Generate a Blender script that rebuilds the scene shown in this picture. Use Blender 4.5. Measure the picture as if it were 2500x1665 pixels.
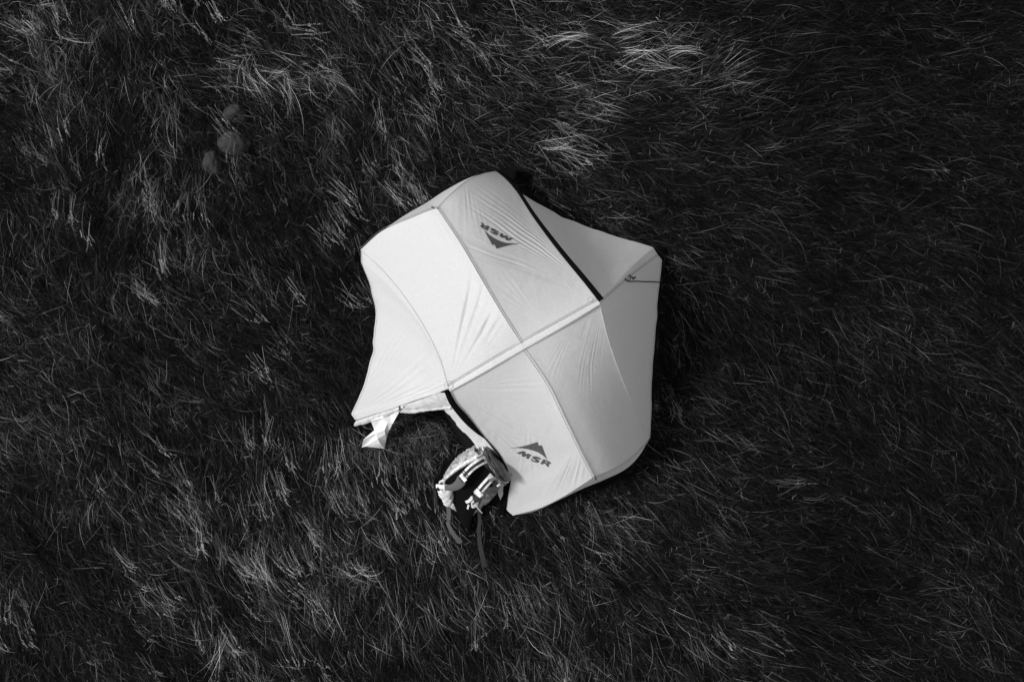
import bpy, bmesh, math, random
import numpy as np
from mathutils import Vector
from mathutils.bvhtree import BVHTree

for o in list(bpy.data.objects):
    bpy.data.objects.remove(o)
scene = bpy.context.scene
C = scene.collection
rng = np.random.default_rng(7)
random.seed(7)

# ------------------------------------------------------------------ camera
CAM_H, LENS = 5.8, 28.0              # a drone hovering 5.8 m above the meadow, looking straight down
FPX = LENS / 36.0 * 2500.0
cam = bpy.data.objects.new('camera', bpy.data.cameras.new('camera'))
C.objects.link(cam)
cam.location = (0, 0, CAM_H)
cam.rotation_euler = (0, 0, 0)
cam.data.lens = LENS
cam.data.sensor_width = 36.0
cam.data.clip_end = 2000
scene.camera = cam

# ------------------------------------------------------------------ world, sun, exposure
SUN_EL, SUN_AZ = math.radians(45), math.radians(178)     # azimuth of the direction TOWARDS the sun, from +X counter-clockwise
world = bpy.data.worlds.new('World')
scene.world = world
world.use_nodes = True
nt = world.node_tree
nt.nodes.clear()
sky = nt.nodes.new('ShaderNodeTexSky')
sky.sky_type = 'NISHITA'
sky.sun_disc = False
sky.sun_elevation = SUN_EL
sky.sun_rotation = math.pi / 2 - SUN_AZ
bw = nt.nodes.new('ShaderNodeRGBToBW')                   # a black and white photograph
bg = nt.nodes.new('ShaderNodeBackground')
bg.inputs['Strength'].default_value = 0.115
wo = nt.nodes.new('ShaderNodeOutputWorld')
nt.links.new(sky.outputs[0], bw.inputs[0])
nt.links.new(bw.outputs[0], bg.inputs[0])
nt.links.new(bg.outputs[0], wo.inputs[0])

sun = bpy.data.objects.new('sun', bpy.data.lights.new('sun', 'SUN'))
C.objects.link(sun)
sun.data.energy = 2.1
sun.data.angle = math.radians(11)
sd = Vector((math.cos(SUN_AZ) * math.cos(SUN_EL), math.sin(SUN_AZ) * math.cos(SUN_EL), math.sin(SUN_EL)))
sun.rotation_euler = sd.to_track_quat('Z', 'Y').to_euler()
sun.location = sd * 20

vs = scene.view_settings
vs.view_transform = 'Standard'
vs.look = 'None'
vs.gamma = 1.0
vs.use_curve_mapping = False
vs.exposure = 0.74
scene.cycles.max_bounces = 6
scene.cycles.transparent_max_bounces = 4


# ------------------------------------------------------------------ materials (all grey: the photograph is monochrome)
def material(name, tone, rough=0.7, spec=0.3, noise=0.0, nscale=60.0, bump=0.0, bscale=120.0, bdist=0.002, translucent=0.0, sheen=0.0):
    m = bpy.data.materials.new(name)
    m.use_nodes = True
    n, l = m.node_tree.nodes, m.node_tree.links
    p = n['Principled BSDF']
    p.inputs['Base Color'].default_value = (tone, tone, tone, 1)
    p.inputs['Roughness'].default_value = rough
    p.inputs['Specular IOR Level'].default_value = spec
    if sheen:
        p.inputs['Sheen Weight'].default_value = sheen
    tc = n.new('ShaderNodeTexCoord')
    col = None
    if noise:
        t = n.new('ShaderNodeTexNoise')
        t.inputs['Scale'].default_value = nscale
        t.inputs['Detail'].default_value = 4
        l.new(tc.outputs['Object'], t.inputs['Vector'])
        mr = n.new('ShaderNodeMapRange')
        mr.inputs['From Min'].default_value = 0.25
        mr.inputs['From Max'].default_value = 0.75
        mr.inputs['To Min'].default_value = tone * (1 - noise)
        mr.inputs['To Max'].default_value = tone * (1 + noise)
        l.new(t.outputs['Fac'], mr.inputs['Value'])
        cc = n.new('ShaderNodeCombineColor')
        for i in range(3):
            l.new(mr.outputs[0], cc.inputs[i])
        l.new(cc.outputs[0], p.inputs['Base Color'])
        col = cc
    bm_ = None
    if bump:
        t = n.new('ShaderNodeTexNoise')
        t.inputs['Scale'].default_value = bscale
        t.inputs['Detail'].default_value = 5
        t.inputs['Roughness'].default_value = 0.6
        l.new(tc.outputs['Object'], t.inputs['Vector'])
        bm_ = n.new('ShaderNodeBump')
        bm_.inputs['Strength'].default_value = bump
        bm_.inputs['Distance'].default_value = bdist
        l.new(t.outputs['Fac'], bm_.inputs['Height'])
        l.new(bm_.outputs[0], p.inputs['Normal'])
    if translucent:
        tr = n.new('ShaderNodeBsdfTranslucent')
        tr.inputs['Color'].default_value = (tone, tone, tone, 1)
        if col:
            l.new(col.outputs[0], tr.inputs['Color'])
        mx = n.new('ShaderNodeMixShader')
        mx.inputs[0].default_value = translucent
        l.new(p.outputs[0], mx.inputs[1])
        l.new(tr.outputs[0], mx.inputs[2])
        l.new(mx.outputs[0], n['Material Output'].inputs['Surface'])
    return m


M = {}
M['fly'] = material('tent_nylon', 0.79, 0.55, 0.35, noise=0.09, nscale=135, bump=0.25, bscale=45, bdist=0.003, translucent=0.44)
M['door'] = material('door_nylon', 0.82, 0.6, 0.3, noise=0.12, nscale=110, bump=0.5, bscale=60, bdist=0.004, translucent=0.12)
M['inner'] = material('inner_nylon', 0.62, 0.7, 0.2, noise=0.08, nscale=160, bump=0.3, bscale=50, bdist=0.003, translucent=0.15)
M['black'] = material('black_webbing', 0.003, 0.85, 0.03, noise=0.3, nscale=200)
M['tub'] = material('dark_floor_nylon', 0.006, 0.7, 0.08, noise=0.3, nscale=60, bump=0.5, bscale=40, bdist=0.004)
M['thread'] = material('seam_thread', 0.17, 0.8, 0.1)
M['ink'] = material('logo_ink', 0.075, 0.7, 0.2, noise=0.18, nscale=260)
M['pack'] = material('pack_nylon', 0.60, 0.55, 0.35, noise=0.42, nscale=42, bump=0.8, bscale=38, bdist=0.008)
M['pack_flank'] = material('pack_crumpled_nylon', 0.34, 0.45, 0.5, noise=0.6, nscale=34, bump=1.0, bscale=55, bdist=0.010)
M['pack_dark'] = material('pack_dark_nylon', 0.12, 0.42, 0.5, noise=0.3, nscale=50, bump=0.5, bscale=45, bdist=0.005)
M['lid'] = material('lid_coated_nylon', 0.030, 0.27, 1.0, noise=0.25, nscale=40, bump=0.2, bscale=22, bdist=0.006)
M['mesh'] = material('black_mesh', 0.004, 0.9, 0.05, noise=0.3, nscale=300)
M['web_mid'] = material('grey_webbing', 0.08, 0.7, 0.2, noise=0.25, nscale=220)
M['web_dark'] = material('dark_webbing', 0.022, 0.7, 0.2, noise=0.25, nscale=220)
M['plastic'] = material('black_plastic', 0.01, 0.35, 0.5)
M['rock'] = material('field_stone', 0.03, 0.85, 0.2, noise=0.45, nscale=14, bump=0.6, bscale=30, bdist=0.01)
M['soil'] = material('dark_soil', 0.006, 0.95, 0.1, noise=0.5, nscale=9, bump=0.8, bscale=22, bdist=0.03)


def blade_material():
    m = bpy.data.materials.new('grass_blade')
    m.use_nodes = True
    n, l = m.node_tree.nodes, m.node_tree.links
    p = n['Principled BSDF']
    p.inputs['Roughness'].default_value = 0.45
    p.inputs['Specular IOR Level'].default_value = 0.04
    a = n.new('ShaderNodeAttribute')
    a.attribute_name = 'tone'
    cc = n.new('ShaderNodeCombineColor')
    for i in range(3):
        l.new(a.outputs['Fac'], cc.inputs[i])
    l.new(cc.outputs[0], p.inputs['Base Color'])
    tr = n.new('ShaderNodeBsdfTranslucent')
    l.new(cc.outputs[0], tr.inputs['Color'])
    mx = n.new('ShaderNodeMixShader')
    mx.inputs[0].default_value = 0.18
    l.new(p.outputs[0], mx.inputs[1])
    l.new(tr.outputs[0], mx.inputs[2])
    l.new(mx.outputs[0], n['Material Output'].inputs['Surface'])
    return m


M['blade'] = blade_material()


# ------------------------------------------------------------------ helpers
def P(px, py, z):
    """survey point: position read off the plan view (2500 x 1665) at height z, in metres"""
    k = (CAM_H - z) / FPX
    return np.array([(px - 1250.0) * k, (832.5 - py) * k, z])


def PX(pts):
    """plan-view coordinates of metre points (n,3)"""
    k = FPX / (CAM_H - pts[:, 2])
    return np.stack([pts[:, 0] * k + 1250.0, 832.5 - pts[:, 1] * k], 1)


def sm(a, b, x):
    t = np.clip((x - a) / (b - a), 0, 1)
    return t * t * (3 - 2 * t)


class Noise:
    """smooth lattice noise in plan, range about -1..1"""
    def __init__(self, seed, n=64):
        self.g = np.random.default_rng(seed).uniform(-1, 1, (n, n))
        self.n = n

    def __call__(self, x, y, scale):
        x, y = np.asarray(x) / scale + 1000.0, np.asarray(y) / scale + 1000.0
        i, j = np.floor(x).astype(int), np.floor(y).astype(int)
        fx, fy = x - i, y - j
        fx, fy = fx * fx * (3 - 2 * fx), fy * fy * (3 - 2 * fy)
        g, n = self.g, self.n
        a, b = g[i % n, j % n], g[(i + 1) % n, j % n]
        c, d = g[i % n, (j + 1) % n], g[(i + 1) % n, (j + 1) % n]
        return (a * (1 - fx) + b * fx) * (1 - fy) + (c * (1 - fx) + d * fx) * fy


NA, NB, NC, ND = Noise(1), Noise(2), Noise(3), Noise(4)


def curve(pts, n, smooth=True):
    """pts: list of (px,py,z) -> n metre points evenly spaced along a Catmull-Rom line"""
    q = np.array([P(*p) for p in pts])
    return resample(q, n, smooth)


def resample(q, n, smooth=True):
    if smooth and len(q) > 2:
        e = np.vstack([2 * q[0] - q[1], q, 2 * q[-1] - q[-2]])
        out = []
        for i in range(1, len(e) - 2):
            t = np.linspace(0, 1, 16, endpoint=False)[:, None]
            p0, p1, p2, p3 = e[i - 1], e[i], e[i + 1], e[i + 2]
            out.append(0.5 * (2 * p1 + (p2 - p0) * t + (2 * p0 - 5 * p1 + 4 * p2 - p3) * t ** 2 + (3 * p1 - p0 - 3 * p2 + p3) * t ** 3))
        q = np.vstack(out + [q[-1:]])
    d = np.r_[0, np.cumsum(np.linalg.norm(np.diff(q, axis=0), axis=1))]
    s = np.linspace(0, d[-1], n)
    return np.stack([np.interp(s, d, q[:, k]) for k in range(3)], 1)


def coons(c0, c1, d0, d1):
    """c0,c1: (nu,3) at v=0,1; d0,d1: (nv,3) at u=0,1 -> grid (nv,nu,3)"""
    nu, nv = len(c0), len(d0)
    u, v = np.linspace(0, 1, nu)[None, :, None], np.linspace(0, 1, nv)[:, None, None]
    a = (1 - v) * c0[None] + v * c1[None]
    b = (1 - u) * d0[:, None] + u * d1[:, None]
    k = (1 - u) * (1 - v) * c0[0] + u * (1 - v) * c0[-1] + (1 - u) * v * c1[0] + u * v * c1[-1]
    return a + b - k


def grid_normals(g):
    du = np.gradient(g, axis=1)
    dv = np.gradient(g, axis=0)
    n = np.cross(du, dv)
    n /= np.linalg.norm(n, axis=2, keepdims=True) + 1e-12
    n *= np.sign(np.mean(n[..., 2]) or 1)
    return n


def mesh_obj(name, verts, faces, mat, parent=None, smooth=True):
    me = bpy.data.meshes.new(name)
    me.from_pydata([tuple(map(float, v)) for v in verts], [], faces)
    me.materials.append(mat)
    if smooth:
        me.polygons.foreach_set('use_smooth', [True] * len(me.polygons))
    me.update()
    o = bpy.data.objects.new(name, me)
    C.objects.link(o)
    if parent:
        o.parent = parent
        o.matrix_parent_inverse = parent.matrix_world.inverted()
    return o


def grid_obj(name, g, mat, parent=None, smooth=True):
    nv, nu = g.shape[:2]
    idx = np.arange(nv * nu).reshape(nv, nu)
    f = np.stack([idx[:-1, :-1], idx[:-1, 1:], idx[1:, 1:], idx[1:, :-1]], -1).reshape(-1, 4)
    return mesh_obj(name, g.reshape(-1, 3), f.tolist(), mat, parent, smooth)


def empty(name, loc, label, cat, group=None):
    o = bpy.data.objects.new(name, None)
    C.objects.link(o)
    o.location = loc
    o['label'] = label
    o['category'] = cat
    if group:
        o['group'] = group
    bpy.context.view_layer.update()
    return o


def ribbon(name, q, width, thick, mat, parent, side=None, taper=None, lift=0.0):
    """a flat strap of box section along metre points q; side: fixed width direction or None for horizontal"""
    n = len(q)
    t = np.gradient(q, axis=0)
    t /= np.linalg.norm(t, axis=1, keepdims=True) + 1e-12
    if side is None:
        s = np.cross(t, np.array([0, 0, 1.0]))
        ln = np.linalg.norm(s, axis=1, keepdims=True)
        s = np.where(ln > 0.05, s / (ln + 1e-9), np.array([1.0, 0, 0]))
    else:
        s = np.tile(np.array(side, float), (n, 1))
        s -= t * np.sum(s * t, 1, keepdims=True)
        s /= np.linalg.norm(s, axis=1, keepdims=True)
    u = np.cross(s, t)
    u *= np.where(u[:, 2:3] < 0, -1, 1)
    w = np.full(n, width / 2) if taper is None else np.asarray(taper) * width / 2
    w = w[:, None]
    h = thick / 2
    q = q + u * lift
    b = min(h * 0.6, 0.004)
    prof = [(-1, -h + b, 0), (-1, h - b, 0), (-1, h, b), (1, h, -b), (1, h - b, 0), (1, -h + b, 0), (1, -h, -b), (-1, -h, b)]
    rings = [q + s * (sx * w + off) + u * uz for sx, uz, off in prof]
    V = np.stack(rings, 1).reshape(-1, 3)
    k = len(prof)
    F = []
    for i in range(n - 1):
        for j in range(k):
            F.append([i * k + j, i * k + (j + 1) % k, (i + 1) * k + (j + 1) % k, (i + 1) * k + j])
    F.append(list(range(k))[::-1])
    F.append([(n - 1) * k + j for j in range(k)])
    return mesh_obj(name, V, F, mat, parent, smooth=thick > 0.008)


def tube(name, q, r, mat, parent, k=6):
    n = len(q)
    t = np.gradient(q, axis=0)
    t /= np.linalg.norm(t, axis=1, keepdims=True) + 1e-12
    ref = np.array([0, 0, 1.0]) if abs(np.mean(t[:, 2])) < 0.9 else np.array([1.0, 0, 0])
    s = np.cross(t, ref)
    s /= np.linalg.norm(s, axis=1, keepdims=True) + 1e-12
    u = np.cross(s, t)
    r = np.broadcast_to(np.asarray(r, float), (n,))[:, None]
    V = np.stack([q + (s * math.cos(a) + u * math.sin(a)) * r for a in np.arange(k) * 2 * math.pi / k], 1).reshape(-1, 3)
    F = [[i * k + j, i * k + (j + 1) % k, (i + 1) * k + (j + 1) % k, (i + 1) * k + j] for i in range(n - 1) for j in range(k)]
    F += [list(range(k))[::-1], [(n - 1) * k + j for j in range(k)]]
    return mesh_obj(name, V, F, mat, parent)


def box(name, c, ax, ay, az, mat, parent, bev=0.003):
    """bevelled block: centre and three half-axis vectors"""
    bm = bmesh.new()
    bmesh.ops.create_cube(bm, size=2)
    for v in bm.verts:
        v.co = Vector(c) + Vector(ax) * v.co.x + Vector(ay) * v.co.y + Vector(az) * v.co.z
    bmesh.ops.bevel(bm, geom=bm.edges[:], offset=bev, segments=2, affect='EDGES')
    me = bpy.data.meshes.new(name)
    bm.to_mesh(me)
    bm.free()
    me.materials.append(mat)
    o = bpy.data.objects.new(name, me)
    C.objects.link(o)
    if parent:
        o.parent = parent
        o.matrix_parent_inverse = parent.matrix_world.inverted()
    return o


def loft(name, secs, mat, parent, n=40, k=32, power=2.6, crumple=0.0, cscale=0.05, seed=0):
    """secs: list of (left, right, depth) in metres; superellipse sections whose flat width runs left-right; depth hangs below"""
    L = resample(np.array([s[0] for s in secs]), n)
    R = resample(np.array([s[1] for s in secs]), n)
    dep = np.interp(np.linspace(0, 1, n), np.linspace(0, 1, len(secs)), [s[2] for s in secs])
    mid = (L + R) / 2
    t = np.gradient(mid, axis=0)
    t /= np.linalg.norm(t, axis=1, keepdims=True)
    w = R - L
    hw = np.linalg.norm(w, axis=1, keepdims=True) / 2
    w = w / (2 * hw)
    u = np.cross(w, t)
    u *= np.where(np.mean(u[:, 2]) < 0, -1, 1)
    u /= np.linalg.norm(u, axis=1, keepdims=True)
    cen = mid - u * (dep[:, None] / 2)
    # round the two ends off
    s = np.linspace(0, 1, n)
    rnd = np.sqrt(np.clip(1 - np.clip((0.06 - s) / 0.06, 0, 1) ** 2, 0.02, 1)) * np.sqrt(np.clip(1 - np.clip((s - 0.94) / 0.06, 0, 1) ** 2, 0.02, 1))
    a = np.arange(k) * 2 * math.pi / k
    ca, sa = np.cos(a), np.sin(a)
    ex = np.sign(ca) * np.abs(ca) ** (2 / power)
    ey = np.sign(sa) * np.abs(sa) ** (2 / power)
    V = cen[:, None] + w[:, None] * (ex[None, :, None] * hw[:, None] * rnd[:, None, None]) + u[:, None] * (ey[None, :, None] * dep[:, None, None] / 2 * rnd[:, None, None])
    if crumple:
        nrm = V - cen[:, None]
        nrm /= np.linalg.norm(nrm, axis=2, keepdims=True) + 1e-9
        d = NA(V[..., 0] + V[..., 2] * 1.7 + seed, V[..., 1] - V[..., 2] + seed, cscale)
        d = (1 - 2 * np.abs(d)) * 0.6 + 0.4 * NB(V[..., 0] - V[..., 2], V[..., 1] + V[..., 2] * 1.3, cscale * 0.45)
        V = V + nrm * d[..., None] * crumple
    V = V.reshape(-1, 3)
    F = [[i * k + j, i * k + (j + 1) % k, (i + 1) * k + (j + 1) % k, (i + 1) * k + j] for i in range(n - 1) for j in range(k)]
    F += [list(range(k))[::-1], [(n - 1) * k + j for j in range(k)]]
    return mesh_obj(name, V, F, mat, parent)


# ------------------------------------------------------------------ ground
def ground_z(x, y):
    x, y = np.asarray(x, float), np.asarray(y, float)
    flat = sm(1.25, 2.2, np.hypot(x, y))
    xr = np.clip(x - 1.2, 0, 6.0)
    z = -0.055 * xr ** 1.6                                   # the meadow falls away to the right
    z = z + flat * (0.06 * NA(x, y, 1.3) + 0.03 * NB(x, y, 0.5))
    return z


xs = np.unique(np.r_[np.linspace(-400, -8, 22), np.linspace(-8, 8, 129), np.linspace(8, 400, 22)])
gx, gy = np.meshgrid(xs, xs)
gg = np.stack([gx, gy, ground_z(gx, gy)], -1)
ground = grid_obj('ground', gg, M['soil'])
ground['kind'] = 'structure'
ground['label'] = 'dark soil of the meadow beneath the grass'

# ------------------------------------------------------------------ tent
tent = empty('tent', (0, 0, 0), 'pale dome tent pitched on dark grass with one vestibule door rolled back', 'tent')

NU, NV = 150, 120
X_ = (1276, 842, 1.04)
H1, H2 = (1095, 949, 0.99), (1462, 737, 0.99)
N_, S_ = (1067, 508, 0.66), (1451, 1163, 0.64)
A_, B_, CC, D_ = (1211, 418, 0.05), (880, 610, 0.05), (1252, 1258, 0.05), (1587, 1068, 0.06)
V1, V2 = (868, 1026, 0.09), (1605, 621, 0.09)

K = {
    'XN': [X_, (1231, 774, 1.02), (1178, 686, 0.95), (1124, 594, 0.83), N_],
    'XS': [X_, (1340, 937, 1.0), (1384, 1028, 0.91), (1423, 1108, 0.77), S_],
    'XH1': [X_, (1184, 896, 1.03), H1],
    'XH2': [X_, (1370, 789, 1.03), H2],
    'H1B': [H1, (1066, 858, 0.86), (1012, 760, 0.64), (945, 672, 0.36), B_],
    'H2D': [H2, (1488, 840, 0.87), (1528, 950, 0.64), (1563, 1028, 0.36), D_],
    'H2A': [H2, (1426, 691, 0.88), (1375, 629, 0.73), (1337, 580, 0.58), (1298, 526, 0.43), (1262, 470, 0.26), (1235, 438, 0.13), A_],
    'H1C': [H1, (1114, 984, 0.93), (1145, 1019, 0.84), (1180, 1063, 0.72), (1222, 1112, 0.56), (1246, 1165, 0.36), (1240, 1210, 0.19), (1236, 1241, 0.07), CC],
    'NA': [N_, (1106, 469, 0.56), (1141, 441, 0.42), (1177, 425, 0.25), A_],
    'NB': [N_, (1042, 516, 0.62), (1009, 530, 0.54), (960, 550, 0.40), (924, 570, 0.26), B_],
    'SC': [S_, (1420, 1184, 0.56), (1370, 1215, 0.42), (1315, 1241, 0.24), CC],
    'SD': [S_, (1500, 1143, 0.55), (1537, 1119, 0.42), (1568, 1090, 0.24), D_],
    'BV1': [B_, (881, 640, 0.05), (899, 690, 0.06), (911, 732, 0.07), (917, 768, 0.07), (914, 820, 0.07), (904, 880, 0.08), (884, 950, 0.08), (858, 1012, 0.09), V1],
    'H1V1': [H1, (1054, 964, 0.84), (1008, 979, 0.64), (978, 990, 0.53), (940, 1003, 0.38), (907, 1013, 0.25), V1],
    'H2V2': [H2, (1503, 701, 0.72), (1533, 675, 0.53), (1572, 645, 0.28), V2],
    'AV2': [(1250, 449, 0.1), (1273, 474, 0.08), (1311, 497, 0.07), (1375, 530, 0.07), (1452, 561, 0.07), (1528, 584, 0.07), (1594, 604, 0.08), V2],
    'V2D': [V2, (1616, 635, 0.08), (1606, 737, 0.07), (1598, 832, 0.06), (1593, 900, 0.06), (1590, 991, 0.05), D_],
    'H2Ab': [H2, (1426, 693, 0.87), (1375, 632, 0.72), (1337, 584, 0.57), (1298, 531, 0.42), (1266, 478, 0.22), (1250, 449, 0.1)],
}
wav = lambda ph: (1 - 2 * np.abs(np.sin(ph))) * 0.6 + np.cos(2 * ph) * 0.4


def wrinkle(g, fans, sag=0.0):
    """push a cloth grid along its normals: tension folds fanning out from a pole tip, and a slight sag"""
    nv, nu = g.shape[:2]
    nrm = grid_normals(g)
    q = PX(g.reshape(-1, 3))
    d = np.zeros(len(q))
    for (ox, oy, a0, a1, cnt, r0, r1, amp, *rest) in fans:
        curl = rest[0] if rest else 0.0
        dx, dy = q[:, 0] - ox, -(q[:, 1] - oy)
        r = np.hypot(dx, dy)
        th = np.degrees(np.arctan2(dy, dx))
        th = (th - (a0 + a1) / 2 + 180) % 360 - 180 + curl * (r - r0) / max(r1 - r0, 1)
        hw = abs(a1 - a0) / 2
        env = sm(1.0, 0.72, np.abs(th) / hw) * sm(r0 * 0.6, r0 * 1.15 + 4, r) * sm(r1, r1 * 0.55, r)
        f = th / hw
        f = f + 0.13 * NC(f * 3.5 + ox, r / 220.0, 1.0) + 0.035 * NA(q[:, 0], q[:, 1], 80)
        loc = 0.15 + 0.85 * np.clip(NB(f * cnt * 0.35 + oy, r / 130.0, 1.0) * 1.3 + 0.45, 0, 1)
        d += amp * env * loc * wav(f * cnt * math.pi / 2) * np.clip(r / (0.5 * r1), 0.35, 1)
    pt = np.clip(NC(q[:, 0], q[:, 1], 70) + 0.25, 0, 1)
    d += 0.0011 * pt * (1 - 2 * np.abs(NB(q[:, 0] + 0.5 * q[:, 1], q[:, 1], 24))) + 0.0013 * NA(q[:, 0], q[:, 1], 30) + 0.0004 * NB(q[:, 0], q[:, 1], 9)
    u, v = np.meshgrid(np.linspace(0, 1, nu), np.linspace(0, 1, nv))
    edge = np.clip(np.minimum(np.minimum(u, 1 - u), np.minimum(v, 1 - v)) * 14, 0, 1)
    d = d.reshape(nv, nu) * edge - sag * 16 * u * (1 - u) * v * (1 - v)
    return g + nrm * d[..., None]


panels = {}


def panel(name, label, g, fans, sag):
    g = wrinkle(g, fans, sag)
    o = grid_obj('fly_panel', g, M['fly'], tent)
    o['label'] = label
    panels[name] = g
    return o


def cv(key, n):
    q = curve(K[key], n, smooth=key not in ('BV1', 'V2D', 'AV2'))
    if key in ('BV1', 'V2D', 'AV2'):                       # hems ripple a little between their pegs
        e = np.sin(np.linspace(0, math.pi, n)) ** 0.5 * (0.011 if key == 'BV1' else 0.006)
        sl = np.linspace(0, 1, n)
        q[:, 0] += e * NA(sl * 9 + len(key) + q[0, 0], 0.3, 0.55)
        q[:, 1] += e * NB(sl * 9 + q[0, 1], 0.7, 0.55)
    return q


panel('NW', 'brightest roof panel of the fly, facing the light',
      coons(cv('XN', NU), cv('H1B', NU), cv('XH1', NV), cv('NB', NV)),
      [(1095, 945, 52, 84, 5, 18, 360, 0.0095), (1150, 900, 45, 80, 5, 30, 160, 0.0016), (1030, 470, -75, -8, 9, 45, 190, 0.0016), (1280, 842, 170, 235, 9, 20, 150, 0.0008)], 0.012)
panel('SW', 'roof panel carrying a dark logo beside the backpack',
      coons(cv('XS', NU), cv('H1C', NU), cv('XH1', NV), cv('SC', NV)),
      [(1080, 940, -52, 8, 13, 30, 330, 0.0032), (1440, 1010, -122, -80, 11, 130, 270, 0.0020), (1290, 1000, -105, -60, 7, 70, 200, 0.0026), (1190, 1060, -40, 10, 8, 25, 120, 0.0020)], 0.012)
panel('NE', 'roof panel with the upside down dark logo',
      coons(cv('XN', NU), cv('H2A', NU), cv('XH2', NV), cv('NA', NV)),
      [(1475, 742, 126, 158, 18, 25, 470, 0.0040, -8), (1120, 330, -118, -68, 13, 140, 300, 0.0015), (1330, 790, 120, 170, 8, 25, 200, 0.0008)], 0.012)
panel('SE', 'shaded roof panel without a logo',
      coons(cv('XS', NU), cv('H2D', NU), cv('XH2', NV), cv('SD', NV)),
      [(1480, 640, -128, -90, 18, 150, 370, 0.0020), (1425, 1170, 5, 48, 9, 25, 190, 0.0016)], 0.012)
panel('T1', 'closed half of the left vestibule',
      coons(cv('H1V1', NU), cv('H1B', NU), np.tile(P(*H1), (NV, 1)), cv('BV1', NV)[::-1]),
      [(850, 1032, 14, 78, 17, 30, 380, 0.0034), (1095, 945, 150, 215, 9, 20, 130, 0.0010)], 0.02)
panel('T2N', 'shaded vestibule panel beside the black zip flap',
      coons(cv('H2V2', NU), cv('H2Ab', NU), np.tile(P(*H2), (NV, 1)), cv('AV2', NV)[::-1]),
      [(1475, 740, 112, 146, 9, 30, 350, 0.0022), (1620, 605, 150, 210, 10, 25, 260, 0.0022)], 0.02)
panel('T2S', 'darkest vestibule panel on the right side',
      coons(cv('H2V2', NU), cv('H2D', NU), np.tile(P(*H2), (NV, 1)), cv('V2D', NV)),
      [(1470, 730, -84, -50, 8, 30, 340, 0.0034), (1600, 1075, 72, 108, 9, 40, 380, 0.0024)], 0.02)
# end walls hang from the splayed pole legs almost straight down
hemN = [A_, (1150, 433, 0.04), (1091, 463, 0.04), (1041, 495, 0.04), (988, 526, 0.04), (934, 564, 0.04), B_]
hemS = [CC, (1305, 1248, 0.04), (1361, 1222, 0.04), (1424, 1192, 0.04), (1475, 1171, 0.04), (1526, 1146, 0.04), (1560, 1113, 0.05), D_]
for top1, top2, hem in (('NA', 'NB', hemN), ('SC', 'SD', hemS)):
    top = resample(np.vstack([cv(top1, 60)[::-1], cv(top2, 60)[1:]]), 120, False)
    bot = curve(hem, 120)
    v = np.linspace(0, 1, 30)[:, None, None]
    w = grid_obj('end_wall', top[None] * (1 - v) + bot[None] * v, M['fly'], tent)
    w['label'] = 'steep end wall below the splayed pole legs'


def lift(q, d=0.004):
    q = q.copy()
    q[:, 2] += d
    return q


# seams: thin dark lines of stitching on the fly
for key, off in (('XN', 0.0), ('XN', 0.013), ('XS', 0.0), ('XS', 0.013), ('NA', 0.0), ('NA', 0.010), ('NB', 0.0), ('NB', 0.010), ('SC', 0.0), ('SD', 0.0), ('SD', 0.010), ('H2V2', 0.0), ('H2V2', 0.010), ('H2D', 0.0), ('H1B', 0.0)):
    q = cv(key, 60)
    t = np.gradient(q, axis=0)
    s = np.cross(t, [0, 0, 1.0])
    s /= np.linalg.norm(s, axis=1, keepdims=True) + 1e-9
    fell = key in ('H2D', 'H1B')
    tube('seam', lift(q + s * off, 0.007 if fell else 0.0035 - off * 0.25), 0.0016 if fell else 0.0011, M['fly'] if fell else M['thread'], tent, 5)
# faint hem stitching
for key in ('V2D', 'BV1'):
    q = cv(key, 80)
    c = np.array([P(*(H2 if key == 'V2D' else H1))])
    d = c - q
    d /= np.linalg.norm(d, axis=1, keepdims=True)
    tube('seam', lift(q + d * 0.022, 0.004), 0.0008, M['thread'], tent, 5)

# ridge sleeve: pale rounded strip over the spreader pole, from hub to hub
rq = resample(np.vstack([cv('XH1', 60)[::-1], cv('XH2', 60)[1:]]), 140, False)
t = np.gradient(rq, axis=0)
t /= np.linalg.norm(t, axis=1, keepdims=True)
s = np.cross(t, [0, 0, 1.0])
s /= np.linalg.norm(s, axis=1, keepdims=True)
prof = np.linspace(0, 1, 11)
wd = (0.044 - 0.018 * np.abs(np.linspace(-1, 1, 140)) ** 3)[:, None]
g = np.stack([rq + s * ((p - 0.25) * wd) + np.array([0, 0, 1.0]) * (0.002 + 0.016 * min(p, 0.85) - (0.03 * (p - 0.85) / 0.15 if p > 0.85 else 0)) for p in prof], 0)
g += 0.0008 * NA(g[..., 0], g[..., 1], 0.02)[..., None] * np.array([0, 0, 1.0])
o = grid_obj('ridge_sleeve', g, M['fly'], tent)
for off in (-0.017, -0.027):
    tube('seam', rq + s * off + np.array([0, 0, 0.003 + off * 0.25]), 0.0010, M['thread'], tent, 5)

# stitched reinforcement rings round the two hubs
for (hx, hy, r) in ((1096, 940, 0.026), (1441, 732, 0.016)):
    pan = panels['NW'] if hx < 1200 else panels['NE']
    a = np.linspace(0, 2 * math.pi, 40)
    c = P(hx, hy, 0.99)
    q = np.stack([c[0] + r * np.cos(a), c[1] + r * np.sin(a), np.full(40, 1.006)], 1)
    tube('hub_stitching', q, 0.0009, M['thread'], tent, 5)

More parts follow.
